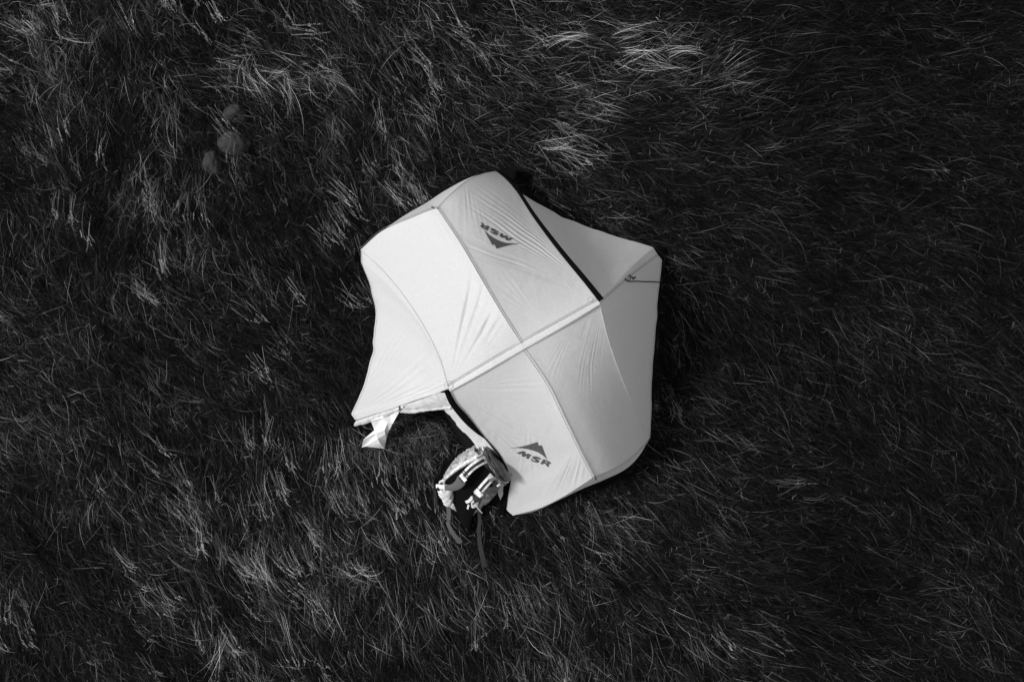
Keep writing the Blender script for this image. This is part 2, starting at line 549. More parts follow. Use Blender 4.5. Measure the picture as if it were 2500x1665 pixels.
# black zip flaps beside the doors
# closed door
q = cv('H2A', 90)
w = np.interp(np.linspace(0, 1, 90), [0, 0.06, 0.4, 0.8, 1], [0.036, 0.034, 0.030, 0.023, 0.013])[:, None]
t = np.gradient(q, axis=0)
s = np.cross(t, [0, 0, 1.0])
s /= np.linalg.norm(s, axis=1, keepdims=True)
if s[40, 0] < 0:
    s = -s
g = np.stack([q + s * w * p + np.array([0, 0, 1.0]) * (0.010 + 0.006 * math.sin(math.pi * p)) for p in np.linspace(0, 1, 7)], 0)
o = grid_obj('zip_flap', g, M['black'], tent)
# open door: flap between the fly edge and the pale inner strip
flapR = curve([(1093, 950, 1.0), (1114, 984, 0.935), (1145, 1019, 0.845), (1180, 1063, 0.72), (1222, 1112, 0.56), (1246, 1165, 0.36), (1240, 1210, 0.19), (1236, 1241, 0.07)], 90)
flapL = curve([(1085, 958, 0.985), (1100, 990, 0.9), (1133, 1031, 0.78), (1162, 1057, 0.69), (1191, 1079, 0.62), (1225, 1130, 0.44), (1228, 1190, 0.2), (1226, 1241, 0.05)], 90)
v = np.linspace(0, 1, 8)[:, None, None]
g = flapR[None] * (1 - v) + flapL[None] * v + np.array([0, 0, 0.008]) * (1 - v) + np.array([0, 0, 0.012]) * np.sin(v * math.pi)
grid_obj('zip_flap', g, M['black'], tent)

# inner tent: pale wall above, dark bathtub floor below
inT = curve([(1040, 920, 0.50), (1066, 945, 0.66), (1100, 984, 0.86), (1134, 1026, 0.76), (1162, 1053, 0.67), (1190, 1079, 0.60), (1222, 1130, 0.42), (1232, 1200, 0.17)], 90)
inM = curve([(1010, 920, 0.28), (1048, 955, 0.38), (1083, 997, 0.47), (1103, 1022, 0.45), (1131, 1054, 0.42), (1152, 1076, 0.40), (1168, 1100, 0.36), (1200, 1160, 0.22), (1222, 1220, 0.10)], 90)
inB = curve([(970, 875, 0.0), (1032, 944, 0.0), (1074, 994, 0.0), (1098, 1033, 0.0), (1126, 1078, 0.0), (1148, 1120, 0.0), (1165, 1165, 0.0), (1190, 1210, 0.0), (1222, 1255, 0.0)], 90)
v = np.linspace(0, 1, 24)[:, None, None]
g = inT[None] * (1 - v) + inM[None] * v
g += (0.004 * NA(g[..., 0] * 3, g[..., 2] * 2, 0.06) + 0.003 * NB(g[..., 1] * 4, g[..., 2], 0.05) * v[..., 0])[..., None] * np.array([-0.86, -0.5, 0.2])
grid_obj('inner_wall', g, M['inner'], tent)
g = (inM[None] + np.array([0.012, 0.01, -0.004])) * (1 - v) + inB[None] * v
g += (0.012 * NA(g[..., 0] * 2, g[..., 2] * 2, 0.06))[..., None] * np.array([-0.86, -0.5, 0.3]) * np.sin(v * math.pi)
grid_obj('bathtub_floor', g, M['tub'], tent)
# groundsheet under the whole inner tent
gs = [P(*p) for p in ((1256, 409, 0.012), (880, 616, 0.012), (1226, 1254, 0.012), (1586, 1072, 0.012))]
mesh_obj('groundsheet', [p for p in gs] + [p - np.array([0, 0, 0.006]) for p in gs],
         [[0, 1, 2, 3], [7, 6, 5, 4]] + [[i, i + 4, (i + 1) % 4 + 4, (i + 1) % 4] for i in range(4)], M['tub'], tent, False)

# dark corner webbing that tensions the fly to its stakes
for poly in ([(1208, 416, 0.06), (1228, 412, 0.09), (1256, 408, 0.16), (1259, 430, 0.14), (1248, 450, 0.12), (1238, 440, 0.1), (1229, 430, 0.08)],
             [(884, 606, 0.05), (869, 616, 0.08), (866, 640, 0.08), (882, 642, 0.05)],
             [(1238, 1180, 0.1), (1226, 1190, 0.12), (1219, 1252, 0.08), (1232, 1262, 0.07), (1254, 1262, 0.05), (1239, 1240, 0.05)],
             [(1592, 602, 0.07), (1606, 600, 0.07), (1622, 604, 0.05), (1619, 640, 0.06), (1603, 622, 0.08)],
             [(862, 1010, 0.08), (846, 1030, 0.07), (843, 1042, 0.05), (866, 1036, 0.07), (872, 1026, 0.09)]):
    top = [P(*p) for p in poly]
    cen = np.mean(top, axis=0)
    bot = [p - np.array([0, 0, 0.008]) for p in top]
    n = len(top)
    mesh_obj('corner_webbing', top + bot, [list(range(n)), list(range(2 * n - 1, n - 1, -1))] + [[i, i + n, (i + 1) % n + n, (i + 1) % n] for i in range(n)], M['black'], tent, False)

def on(name, px, py, off=0.006):
    """point on a fly panel at this plan position, lifted off the cloth"""
    g = panels[name].reshape(-1, 3)
    q = PX(g)
    i = np.argmin((q[:, 0] - px) ** 2 + (q[:, 1] - py) ** 2)
    return P(px, py, float(g[i, 2]) + off)


# toggles and clips
def toggle(px, py, z, ang, ln=0.016, r=0.005):
    c = P(px, py, z)
    d = np.array([math.cos(ang), math.sin(ang), 0.15])
    d /= np.linalg.norm(d)
    q = np.stack([c + d * ln * s_ for s_ in (-1, -0.85, -0.3, 0.3, 0.85, 1)], 0)
    return tube('toggle', q, np.array([0.4, 1, 0.75, 0.75, 1, 0.4]) * r, M['plastic'], tent, 8)


toggle(1057, 507, 0.69, -0.4, 0.011, 0.006)
toggle(1454, 1167, 0.66, -1.2, 0.012, 0.006)
toggle(1541, 676, 0.56, -0.65, 0.024, 0.0085)
toggle(1548, 679, 0.56, 0.6, 0.013, 0.008)
toggle(975, 995, 0.56, -1.3, 0.013, 0.005)
toggle(979, 999, 0.56, -0.5, 0.010, 0.005)
toggle(987, 992, 0.575, 0.9, 0.013, 0.004)
toggle(1529, 684, 0.585, -0.6, 0.016, 0.006)
tube('toggle_loop', curve([(1536, 672, 0.54), (1539, 681, 0.545), (1534, 687, 0.54), (1528, 683, 0.56)], 20), 0.0022, M['black'], tent, 5)
gl = [on('T2S', x_, y_, 0.014) for x_, y_ in ((1529, 684), (1536, 687), (1555, 687), (1575, 688), (1592, 688), (1606, 689))]
tube('guyline', resample(np.array(gl + [P(1616, 690, 0.05), P(1640, 693, -0.01)]), 50), 0.0034, M['black'], tent, 6)

# rolled-back door half, tied up with the toggle
def cloth_patch(name, top, bot, n, m_, amp, seed, mat, parent, bulge=0.0, scale=0.05):
    a, b = curve(top, n), curve(bot, n)
    v = np.linspace(0, 1, m_)[:, None, None]
    g = a[None] * (1 - v) + b[None] * v
    nr = grid_normals(g)
    x, y, z = g[..., 0] + seed, g[..., 1] + seed, g[..., 2]
    d = (1 - 2 * np.abs(NA(x + z, y - z, scale))) * 0.6 + 0.5 * (1 - 2 * np.abs(NB(x - z, y + z, scale * 0.5)))
    g = g + nr * (d * amp * np.clip(v[..., 0] * 6, 0, 1))[..., None] + nr * bulge * np.sin(v * math.pi)
    return grid_obj(name, g, mat, parent)


# bundle between the hub and the toggle
cloth_patch('rolled_door', [(978, 991, 0.56), (1008, 981, 0.645), (1040, 970, 0.77), (1070, 960, 0.88), (1096, 958, 0.93)],
            [(977, 999, 0.50), (1005, 1001, 0.52), (1040, 998, 0.60), (1075, 996, 0.68), (1106, 993, 0.76)], 90, 26, 0.007, 3.1, M['fly'], tent, 0.012, 0.05)
cloth_patch('rolled_door', [(980, 998, 0.53), (1005, 999, 0.55), (1040, 994, 0.62), (1075, 988, 0.70), (1103, 984, 0.80)],
            [(977, 1003, 0.47), (1003, 1004, 0.49), (1040, 1000, 0.56), (1075, 998, 0.64), (1102, 998, 0.72)], 80, 16, 0.004, 5.7, M['fly'], tent, 0.018, 0.04)
# lower length of the roll, from the toggle down to the vestibule corner
cloth_patch('rolled_door', [(976, 992, 0.53), (940, 1004, 0.39), (905, 1015, 0.25), (870, 1027, 0.10)],
            [(972, 1003, 0.46), (940, 1016, 0.32), (905, 1030, 0.18), (866, 1040, 0.06)], 90, 26, 0.008, 9.3, M['fly'], tent, 0.010, 0.045)
# loose corner of the door hanging to the grass, folded and creased
fl = {'a': (905, 1027, .25), 'b': (941, 1009, .36), 'c': (961, 1004, .43), 'd': (978, 1000, .47), 'e': (966, 1021, .37), 'f': (958, 1035, .30), 'g': (950, 1051, .21), 'h': (939, 1049, .25), 'i': (914, 1050, .15),
      'j': (887, 1073, .11), 'k': (883, 1092, .05), 'l': (891, 1090, .085), 'm': (938, 1095, .05), 'n': (943, 1074, .09), 'o': (941, 1060, .20), 'q': (926, 1028, .24), 'r': (933, 1044, .19), 's': (946, 1032, .31), 't': (922, 1071, .15),
      'u': (934, 1020, .335), 'v': (953, 1018, .33), 'w': (906, 1071, .07), 'x': (928, 1083, .11), 'y': (947, 1058, .12), 'z': (918, 1058, .20)}
ks = list(fl)
ff = ['aqi', 'auq', 'abu', 'buv', 'bcv', 'cde', 'cev', 'uvs', 'uqs', 'qrs', 'qir', 'vef', 'vfs', 'sfg', 'sgh', 'srh', 'rih', 'ihz', 'hoz', 'hgy', 'hyo', 'izj', 'zwj', 'ztw', 'zot', 'otn', 'oyn', 'jwk', 'wlk', 'wtl', 'txl', 'tnx', 'xnm', 'xml']
o = mesh_obj('hanging_door_corner', [P(*fl[k_]) for k_ in ks], [[ks.index(c_) for c_ in f_] for f_ in ff], M['door'], tent, False)
o['label'] = 'creased loose corner of the door hanging onto the grass'


# printed logos: mountain above the letters M S R, laid on the cloth
def logo(shapes, ox, oy, sc, grid):
    g = grid
    nv, nu = g.shape[:2]
    idx = np.arange(nv * nu).reshape(nv, nu)
    f = np.stack([idx[:-1, :-1], idx[:-1, 1:], idx[1:, 1:], idx[1:, :-1]], -1).reshape(-1, 4)
    bvh = BVHTree.FromPolygons([Vector(p) for p in g.reshape(-1, 3)], f.tolist())
    V, F = [], []
    bm = bmesh.new()
    for outer, holes in shapes:
        b2 = bmesh.new()
        loops = [outer] + holes
        ed = []
        for lp in loops:
            vs_ = [b2.verts.new((ox + x_ / sc, -(oy + y_ / sc), 0)) for x_, y_ in lp]
            ed += [b2.edges.new((vs_[i], vs_[(i + 1) % len(vs_)])) for i in range(len(vs_))]
        bmesh.ops.triangle_fill(b2, edges=ed, use_beauty=True)
        for _ in range(4):
            le = [e for e in b2.edges if e.calc_length() > 3.0]
            if not le:
                break
            bmesh.ops.subdivide_edges(b2, edges=le, cuts=1)
            bmesh.ops.triangulate(b2, faces=b2.faces[:])
        base = len(V)
        b2.verts.index_update()
        for v_ in b2.verts:
            p0, p1 = P(v_.co.x, -v_.co.y, 1.6), P(v_.co.x, -v_.co.y, 0.0)
            dr = Vector(p1 - p0).normalized()
            hit, nn, _, _ = bvh.ray_cast(Vector(p0), dr)
            if hit is None:
                hit, nn = Vector(P(v_.co.x, -v_.co.y, 0.7)), Vector((0, 0, 1))
            if nn.z < 0:
                nn = -nn
            V.append(tuple(hit + nn * 0.0025))
        F += [[base + v_.index for v_ in fc.verts] for fc in b2.faces]
        b2.free()
    bm.free()
    return mesh_obj('printed_logo', V, F, M['ink'], tent, False)


LS = 19.6
MOUNT = [(130, 538), (400, 525), (620, 498), (880, 445), (1150, 375), (1510, 258), (1570, 440), (1710, 410), (1790, 600), (1860, 790), (1975, 1100),
         (1880, 985), (1720, 860), (1560, 762), (1420, 705), (1250, 652), (1060, 605), (850, 565), (600, 545), (350, 545)]
LM = [(515, 775), (640, 735), (810, 688), (940, 742), (925, 850), (1060, 808), (1215, 880), (1150, 965), (1085, 1075), (962, 1030), (1005, 925), (900, 962), (800, 955), (757, 912), (775, 815), (700, 842), (620, 835)]
LSS = [(1690, 1055), (1640, 1105), (1540, 1060), (1455, 1035), (1470, 1070), (1560, 1115), (1610, 1180), (1590, 1225), (1520, 1242), (1400, 1230), (1290, 1180), (1195, 1115), (1210, 1065),
       (1300, 1125), (1390, 1158), (1435, 1150), (1410, 1115), (1320, 1065), (1265, 1010), (1265, 970), (1310, 942), (1400, 942), (1520, 968), (1620, 1010)]
LR = [(1790, 1080), (1930, 1130), (2060, 1185), (2130, 1230), (2155, 1280), (2130, 1312), (2050, 1325), (2085, 1460), (1950, 1405), (1905, 1310), (1830, 1288), (1775, 1338), (1648, 1295), (1710, 1210)]
LRH = [(1865, 1215), (1900, 1190), (1975, 1215), (2005, 1250), (1985, 1262), (1900, 1240)]
o = logo([(MOUNT, []), (LM, []), (LSS, []), (LR, [LRH])], 1235, 1065, LS, panels['SW'])
o['label'] = 'dark mountain logo with the letters MSR, right way up'
MOUNT2 = [(330, 625), (430, 740), (560, 860), (750, 995), (920, 1090), (1130, 1178), (1330, 1240), (1500, 1270), (1700, 1272), (1890, 1285), (2120, 1238),
          (1980, 1285), (1880, 1310), (1700, 1318), (1550, 1358), (1400, 1392), (1150, 1462), (925, 1528), (820, 1325), (715, 1358), (600, 1140), (480, 920)]
LR2 = [(500, 675), (380, 620), (240, 545), (160, 490), (135, 430), (150, 405), (215, 400), (205, 350), (155, 258), (285, 325), (325, 410), (430, 450), (455, 410), (580, 470), (545, 565)]
LR2H = [(275, 480), (310, 472), (400, 520), (390, 548), (350, 540)]
LS2 = [(595, 710), (620, 675), (720, 730), (805, 770), (800, 735), (700, 670), (640, 620), (628, 575), (680, 550), (770, 572), (880, 625), (1045, 735), (1000, 765),
       (900, 700), (810, 655), (830, 690), (920, 745), (990, 805), (1000, 855), (950, 882), (860, 868), (740, 815)]
LM2 = [(1125, 770), (1250, 825), (1225, 905), (1350, 885), (1470, 930), (1470, 1035), (1590, 985), (1715, 1047), (1600, 1110), (1500, 1138), (1420, 1125), (1335, 1065), (1335, 995), (1220, 1020), (1145, 985), (1060, 935), (1100, 850)]
o = logo([(MOUNT2, []), (LM2, []), (LS2, []), (LR2, [LR2H])], 1165, 530, LS, panels['NE'])
o['label'] = 'dark mountain logo with the letters MSR, seen upside down'

# ------------------------------------------------------------------ backpack
pack = empty('backpack', P(1135, 1215, 0.0), 'pale grey hiking backpack with black back panel leaning on the tent by its open door', 'backpack')
pp = lambda *a: P(*a)
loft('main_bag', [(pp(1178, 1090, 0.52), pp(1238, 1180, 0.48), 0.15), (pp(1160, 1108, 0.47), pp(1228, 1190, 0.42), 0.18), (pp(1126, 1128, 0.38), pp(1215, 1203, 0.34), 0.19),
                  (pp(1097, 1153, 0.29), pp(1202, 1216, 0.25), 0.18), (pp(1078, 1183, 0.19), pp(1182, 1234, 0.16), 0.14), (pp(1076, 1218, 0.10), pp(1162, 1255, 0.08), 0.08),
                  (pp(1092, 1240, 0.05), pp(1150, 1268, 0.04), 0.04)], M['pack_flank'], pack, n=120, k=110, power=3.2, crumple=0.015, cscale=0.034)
# black suspended back panel
bl = curve([(1166, 1120, 0.50), (1130, 1141, 0.42), (1093, 1166, 0.32), (1086, 1190, 0.24), (1108, 1232, 0.14), (1119, 1262, 0.08), (1130, 1292, 0.035)], 60)
br = curve([(1212, 1165, 0.48), (1200, 1190, 0.40), (1184, 1214, 0.29), (1168, 1235, 0.21), (1156, 1255, 0.12), (1151, 1275, 0.07), (1150, 1298, 0.035)], 60)
v = np.linspace(0, 1, 20)[:, None, None]
g = bl[None] * (1 - v) + br[None] * v + np.array([0, 0, 0.02]) * np.sin(v * math.pi) ** 0.6
grid_obj('back_panel', g, M['mesh'], pack)
# dark side pocket on the right
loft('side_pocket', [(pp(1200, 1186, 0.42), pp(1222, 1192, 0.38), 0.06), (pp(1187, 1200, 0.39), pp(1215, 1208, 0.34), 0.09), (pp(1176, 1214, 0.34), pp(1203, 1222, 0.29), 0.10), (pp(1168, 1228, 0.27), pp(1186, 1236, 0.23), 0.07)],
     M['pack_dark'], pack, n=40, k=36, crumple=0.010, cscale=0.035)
# lid: dark coated pocket with a pale collar and double piping
loft('lid', [(pp(1184, 1087, 0.530), pp(1197, 1086, 0.510), 0.05), (pp(1187, 1102, 0.560), pp(1210, 1100, 0.530), 0.10), (pp(1195, 1124, 0.560), pp(1224, 1118, 0.530), 0.12), (pp(1207, 1145, 0.550), pp(1236, 1138, 0.520), 0.12),
             (pp(1221, 1166, 0.530), pp(1246, 1158, 0.500), 0.11), (pp(1234, 1181, 0.500), pp(1251, 1174, 0.480), 0.08)], M['lid'], pack, n=50, k=36, power=2.1, crumple=0.005, cscale=0.08)
loft('collar', [(pp(1172, 1092, 0.480), pp(1187, 1086, 0.500), 0.06), (pp(1173, 1105, 0.480), pp(1188, 1098, 0.510), 0.08), (pp(1180, 1122, 0.485), pp(1198, 1120, 0.520), 0.09), (pp(1190, 1142, 0.475), pp(1209, 1140, 0.510), 0.09),
                (pp(1203, 1162, 0.460), pp(1222, 1162, 0.495), 0.08), (pp(1218, 1179, 0.440), pp(1236, 1181, 0.470), 0.06)], M['pack'], pack, n=44, k=28, power=2.4, crumple=0.004, cscale=0.05, seed=4)
for off in (0, 3.2):
    tube('piping', curve([(1184 - off, 1090, 0.533), (1186 - off, 1104, 0.562), (1194 - off, 1126, 0.562), (1206 - off, 1147, 0.552), (1220 - off, 1168, 0.530), (1236 - off, 1184, 0.495)], 40), 0.003, M['web_mid'], pack, 6)
# left flank folds and compression straps
cloth_patch('flank_fold', [(1163, 1110, 0.52), (1138, 1124, 0.46), (1110, 1143, 0.385), (1090, 1163, 0.315)], [(1168, 1121, 0.52), (1140, 1134, 0.455), (1112, 1153, 0.375), (1091, 1170, 0.305)], 40, 14, 0.005, 2.2, M['pack'], pack, 0.012, 0.035)
ribbon('compression_strap', curve([(1160, 1094, 0.44), (1165, 1100, 0.50), (1172, 1108, 0.53)], 10), 0.02, 0.006, M['web_mid'], pack)
box('buckle', pp(1163, 1100, 0.51), (0.012, -0.008, 0), (0.005, 0.008, 0), (0, 0, 0.005), M['plastic'], pack, 0.002)
box('buckle', pp(1164, 1110, 0.53), (0.008, 0.004, 0), (-0.006, 0.010, 0), (0, 0, 0.005), M['pack'], pack, 0.002)
# shoulder straps: padded, with webbing down the middle and a ladder buckle
SIDE1, SIDE2 = (0.62, -0.78, 0.0), (0.72, -0.70, 0.0)
ls = curve([(1187, 1121, 0.545), (1172, 1128, 0.575), (1156, 1138, 0.575), (1143, 1150, 0.555), (1133, 1162, 0.52), (1129, 1168, 0.49)], 40)
st = ribbon('shoulder_strap', ls, 0.049, 0.018, M['pack'], pack, SIDE1)
ribbon('strap_webbing', ls[4:32], 0.018, 0.005, M['web_dark'], pack, SIDE1, lift=0.012)
for i in (28, 31):
    ribbon('strap_keeper', np.stack([ls[i] + np.array(SIDE1) * a_ for a_ in np.linspace(-0.03, 0.03, 5)], 0), 0.006, 0.006, M['web_dark'], pack, lift=0.013)
box('ladder_buckle', ls[36] + np.array([0, 0, 0.012]), np.array(SIDE1) * 0.026, np.array([-0.008, -0.008, -0.006]), (0, 0, 0.005), M['pack'], pack, 0.002)
box('ladder_buckle', ls[39] + np.array([-0.006, -0.006, 0.004]), np.array(SIDE1) * 0.020, np.array([-0.004, -0.005, -0.003]), (0, 0, 0.005), M['plastic'], pack, 0.002)
low = curve([(1128, 1170, 0.47), (1122, 1179, 0.45), (1114, 1186, 0.42), (1104, 1190, 0.385), (1092, 1190, 0.365)], 30)
ribbon('strap_curl', low, 0.075, 0.010, M['web_mid'], pack, (0.50, -0.86, 0.0), taper=np.linspace(1.0, 0.55, 30))
rs = curve([(1203, 1161, 0.52), (1194, 1172, 0.535), (1183, 1184, 0.52), (1173, 1196, 0.485), (1165, 1207, 0.43)], 36)
ribbon('shoulder_strap', rs, 0.049, 0.018, M['pack'], pack, SIDE2)
ribbon('strap_webbing', rs[6:24], 0.016, 0.005, M['web_dark'], pack, SIDE2, lift=0.012)
ribbon('strap_keeper', np.stack([rs[24] + np.array(SIDE2) * a_ for a_ in np.linspace(-0.03, 0.03, 5)], 0), 0.006, 0.006, M['web_dark'], pack, lift=0.013)
box('ladder_buckle', rs[30] + np.array([0, 0, 0.013]), np.array(SIDE2) * 0.027, np.array([-0.011, -0.012, -0.010]), (0, 0, 0.005), M['pack'], pack, 0.002)
ribbon('load_lifter', curve([(1193, 1173, 0.545), (1203, 1170, 0.56), (1212, 1166, 0.57)], 10), 0.02, 0.006, M['web_mid'], pack)
box('buckle', pp(1209, 1180, 0.52), (0.010, -0.010, 0), (0.012, 0.010, 0), (0, 0, 0.007), M['plastic'], pack, 0.003)
box('buckle', pp(1216, 1183, 0.515), (0.007, -0.008, 0), (0.010, 0.008, 0), (0, 0, 0.006), M['pack'], pack, 0.003)
low2 = curve([(1163, 1210, 0.41), (1166, 1220, 0.34), (1160, 1228, 0.27), (1154, 1236, 0.2)], 24)
ribbon('strap_curl', low2, 0.062, 0.010, M['pack_dark'], pack, (0.6, 0.3, 0.0), taper=np.linspace(1.0, 0.6, 24))
ring = np.linspace(0, 2 * math.pi, 24)
tube('strap_loop', np.stack([pp(1165, 1213, 0.42) + np.array([0.024 * math.cos(a_), 0.03 * math.sin(a_), 0.006 * math.sin(2 * a_)]) for a_ in ring], 0), 0.0045, M['web_dark'], pack)
# hip belt fins
loft('hip_belt_fin', [(pp(1065, 1189, 0.30), pp(1102, 1190, 0.33), 0.04), (pp(1068, 1200, 0.29), pp(1101, 1199, 0.32), 0.07), (pp(1071, 1214, 0.25), pp(1102, 1212, 0.28), 0.08), (pp(1078, 1228, 0.20), pp(1104, 1226, 0.22), 0.07), (pp(1088, 1239, 0.15), pp(1104, 1236, 0.16), 0.04)],
     M['pack'], pack, n=36, k=28, crumple=0.011, cscale=0.04, seed=2)
ribbon('belt_tab', curve([(1065, 1187, 0.32), (1080, 1188, 0.34), (1098, 1188, 0.355)], 14), 0.03, 0.008, M['pack'], pack)
ribbon('belt_tab', curve([(1086, 1190, 0.35), (1097, 1191, 0.365), (1108, 1186, 0.37)], 14), 0.035, 0.007, M['web_mid'], pack)
box('buckle', pp(1070, 1194, 0.33), (0.010, -0.010, 0), (0.007, 0.006, 0), (0, 0, 0.007), M['plastic'], pack, 0.003)
box('buckle', pp(1077, 1180, 0.28), (0.010, 0.004, 0), (-0.004, 0.010, 0), (0, 0, 0.007), M['plastic'], pack, 0.003)
ribbon('belt_tab', curve([(1074, 1183, 0.27), (1075, 1176, 0.29), (1084, 1172, 0.31)], 10), 0.016, 0.006, M['pack'], pack)
box('belt_buckle', pp(1107, 1203, 0.24), (0.010, -0.006, 0), (0.006, 0.012, 0), (0, 0, 0.005), M['web_mid'], pack, 0.002)
tube('belt_cord', curve([(1106, 1216, 0.20), (1113, 1226, 0.17), (1119, 1235, 0.14)], 10), 0.0045, M['web_mid'], pack)
loft('hip_belt_fin', [(pp(1148, 1216, 0.32), pp(1166, 1216, 0.33), 0.03), (pp(1149, 1228, 0.29), pp(1170, 1228, 0.29), 0.05), (pp(1152, 1242, 0.24), pp(1167, 1238, 0.24), 0.03)], M['pack'], pack, n=20, k=20, crumple=0.005, cscale=0.04, seed=6)
ribbon('belt_tab', curve([(1138, 1226, 0.27), (1146, 1222, 0.31), (1154, 1212, 0.36)], 10), 0.022, 0.007, M['pack'], pack)
box('belt_buckle', pp(1143, 1237, 0.24), (0.006, -0.003, 0), (0.004, 0.016, 0), (0, 0, 0.005), M['pack'], pack, 0.002)
tube('belt_cord', curve([(1163, 1234, 0.26), (1170, 1244, 0.22), (1177, 1252, 0.17)], 10), 0.005, M['pack'], pack)
# loose webbing tails lying over the grass
GR = 0.10
ribbon('webbing_tail', curve([(1061, 1196, 0.24), (1063, 1212, 0.20), (1065, 1228, 0.15), (1067, 1243, 0.11)], 20), 0.020, 0.003, M['web_dark'], pack)
ribbon('webbing_tail', curve([(1095, 1238, 0.15), (1096, 1252, 0.15), (1095, 1270, 0.14)], 16), 0.029, 0.004, M['web_mid'], pack)
ribbon('webbing_tail', curve([(1092, 1272, 0.14), (1098, 1288, 0.14), (1109, 1306, 0.13), (1125, 1324, 0.11)], 24), 0.029, 0.003, M['web_mid'], pack, taper=np.linspace(0.85, 1.2, 24))
ribbon('webbing_tail', curve([(1169, 1246, 0.14), (1170, 1254, 0.15), (1171, 1272, 0.14), (1169, 1295, 0.13), (1170, 1312, 0.12), (1173, 1335, 0.12), (1178, 1360, 0.12), (1183, 1384, 0.10)], 40), 0.028, 0.003, M['web_dark'], pack, taper=np.linspace(0.75, 1.35, 40))
box('webbing_slider', pp(1170, 1256, 0.16), (0.012, 0, 0), (0, 0.007, 0), (0, 0, 0.005), M['plastic'], pack, 0.002)

# ------------------------------------------------------------------ stones half sunk in the grass
for (px, py, rx, ry, rz, h, lab) in ((575, 278, 0.085, 0.070, 0.07, 0.012, 'smooth grey stone in the grass, uppermost of the three'),
                                     (572, 350, 0.098, 0.078, 0.08, 0.010, 'smooth grey stone in the grass, largest and middle of the three'),
                                     (515, 402, 0.065, 0.090, 0.06, 0.0, 'dark rounded stone in the grass, lowest of the three and most hidden')):
    bm = bmesh.new()
    bmesh.ops.create_icosphere(bm, subdivisions=5, radius=1)
    c = P(px, py, h)
    c[2] = float(ground_z(c[0], c[1])) + h
    for v_ in bm.verts:
        k = 1 + 0.30 * float(NA(v_.co.x + px, v_.co.y + v_.co.z, 1.1)) + 0.05 * float(NB(v_.co.x - v_.co.z + px, v_.co.y, 0.3))
        v_.co = Vector((v_.co.x * rx * k, v_.co.y * ry * k, v_.co.z * rz * k))
    me = bpy.data.meshes.new('field_stone')
    bm.to_mesh(me)
    bm.free()
    me.materials.append(M['rock'])
    me.polygons.foreach_set('use_smooth', [True] * len(me.polygons))
    o = bpy.data.objects.new('field_stone', me)
    C.objects.link(o)
    o.location = c
    o['label'] = lab
    o['category'] = 'stone'
    o['group'] = 'stones in the grass'

# ------------------------------------------------------------------ grass
def inside(poly, x, y):
    r = np.zeros(x.shape, bool)
    n = len(poly)
    for i in range(n):
        x1, y1 = poly[i]
        x2, y2 = poly[(i + 1) % n]
        c = ((y1 > y) != (y2 > y)) & (x < (x2 - x1) * (y - y1) / (y2 - y1 + 1e-12) + x1)
        r ^= c
    return r


tent_poly = [P(*p, 0.05)[:2] for p in ((1211, 416), (1250, 447), (1311, 495), (1452, 559), (1600, 604), (1618, 636), (1608, 737), (1599, 832), (1592, 991), (1588, 1068), (1560, 1114), (1526, 1149), (1475, 1172),
                                       (1424, 1194), (1361, 1224), (1305, 1250), (1248, 1260), (1222, 1252), (1168, 1166), (1121, 1082), (1072, 998), (1000, 985), (940, 1002), (862, 1036), (858, 1012), (884, 950), (904, 880), (914, 820),
                                       (917, 768), (911, 732), (881, 640), (878, 608), (988, 525), (1091, 462), (1150, 432))]
tent_core = [np.array([-0.03, 0.0]) + (p - np.array([-0.03, 0.0])) * (1 - 0.055 / np.linalg.norm(p - np.array([-0.03, 0.0]))) for p in tent_poly]
pack_poly = [P(*p, 0.05)[:2] for p in ((1165, 1095), (1110, 1118), (1075, 1155), (1062, 1190), (1084, 1235), (1112, 1262), (1130, 1282), (1146, 1285), (1160, 1260), (1215, 1215), (1240, 1185))]
door_poly = [P(*p, 0.05)[:2] for p in ((1060, 1000), (975, 1005), (890, 1040), (880, 1095), (950, 1100), (1010, 1120), (1130, 1110))]


def flow(x, y):
    """direction in which the wind has combed the grass"""
    a = np.where(x < 0, -56, -56 + 22 * sm(0, 2.0, x))
    a = a + 16 * sm(0.6, 2.0, y) * sm(-0.8, 0.8, x) - 6 * sm(0, -2, y) * sm(0.5, -1, x)
    k = 0.72 + 0.15 * sm(-0.5, 1.2, x)
    return np.radians(a + k * (40 * NA(x, y, 0.95) + 22 * NB(x + 7, y, 0.40)))


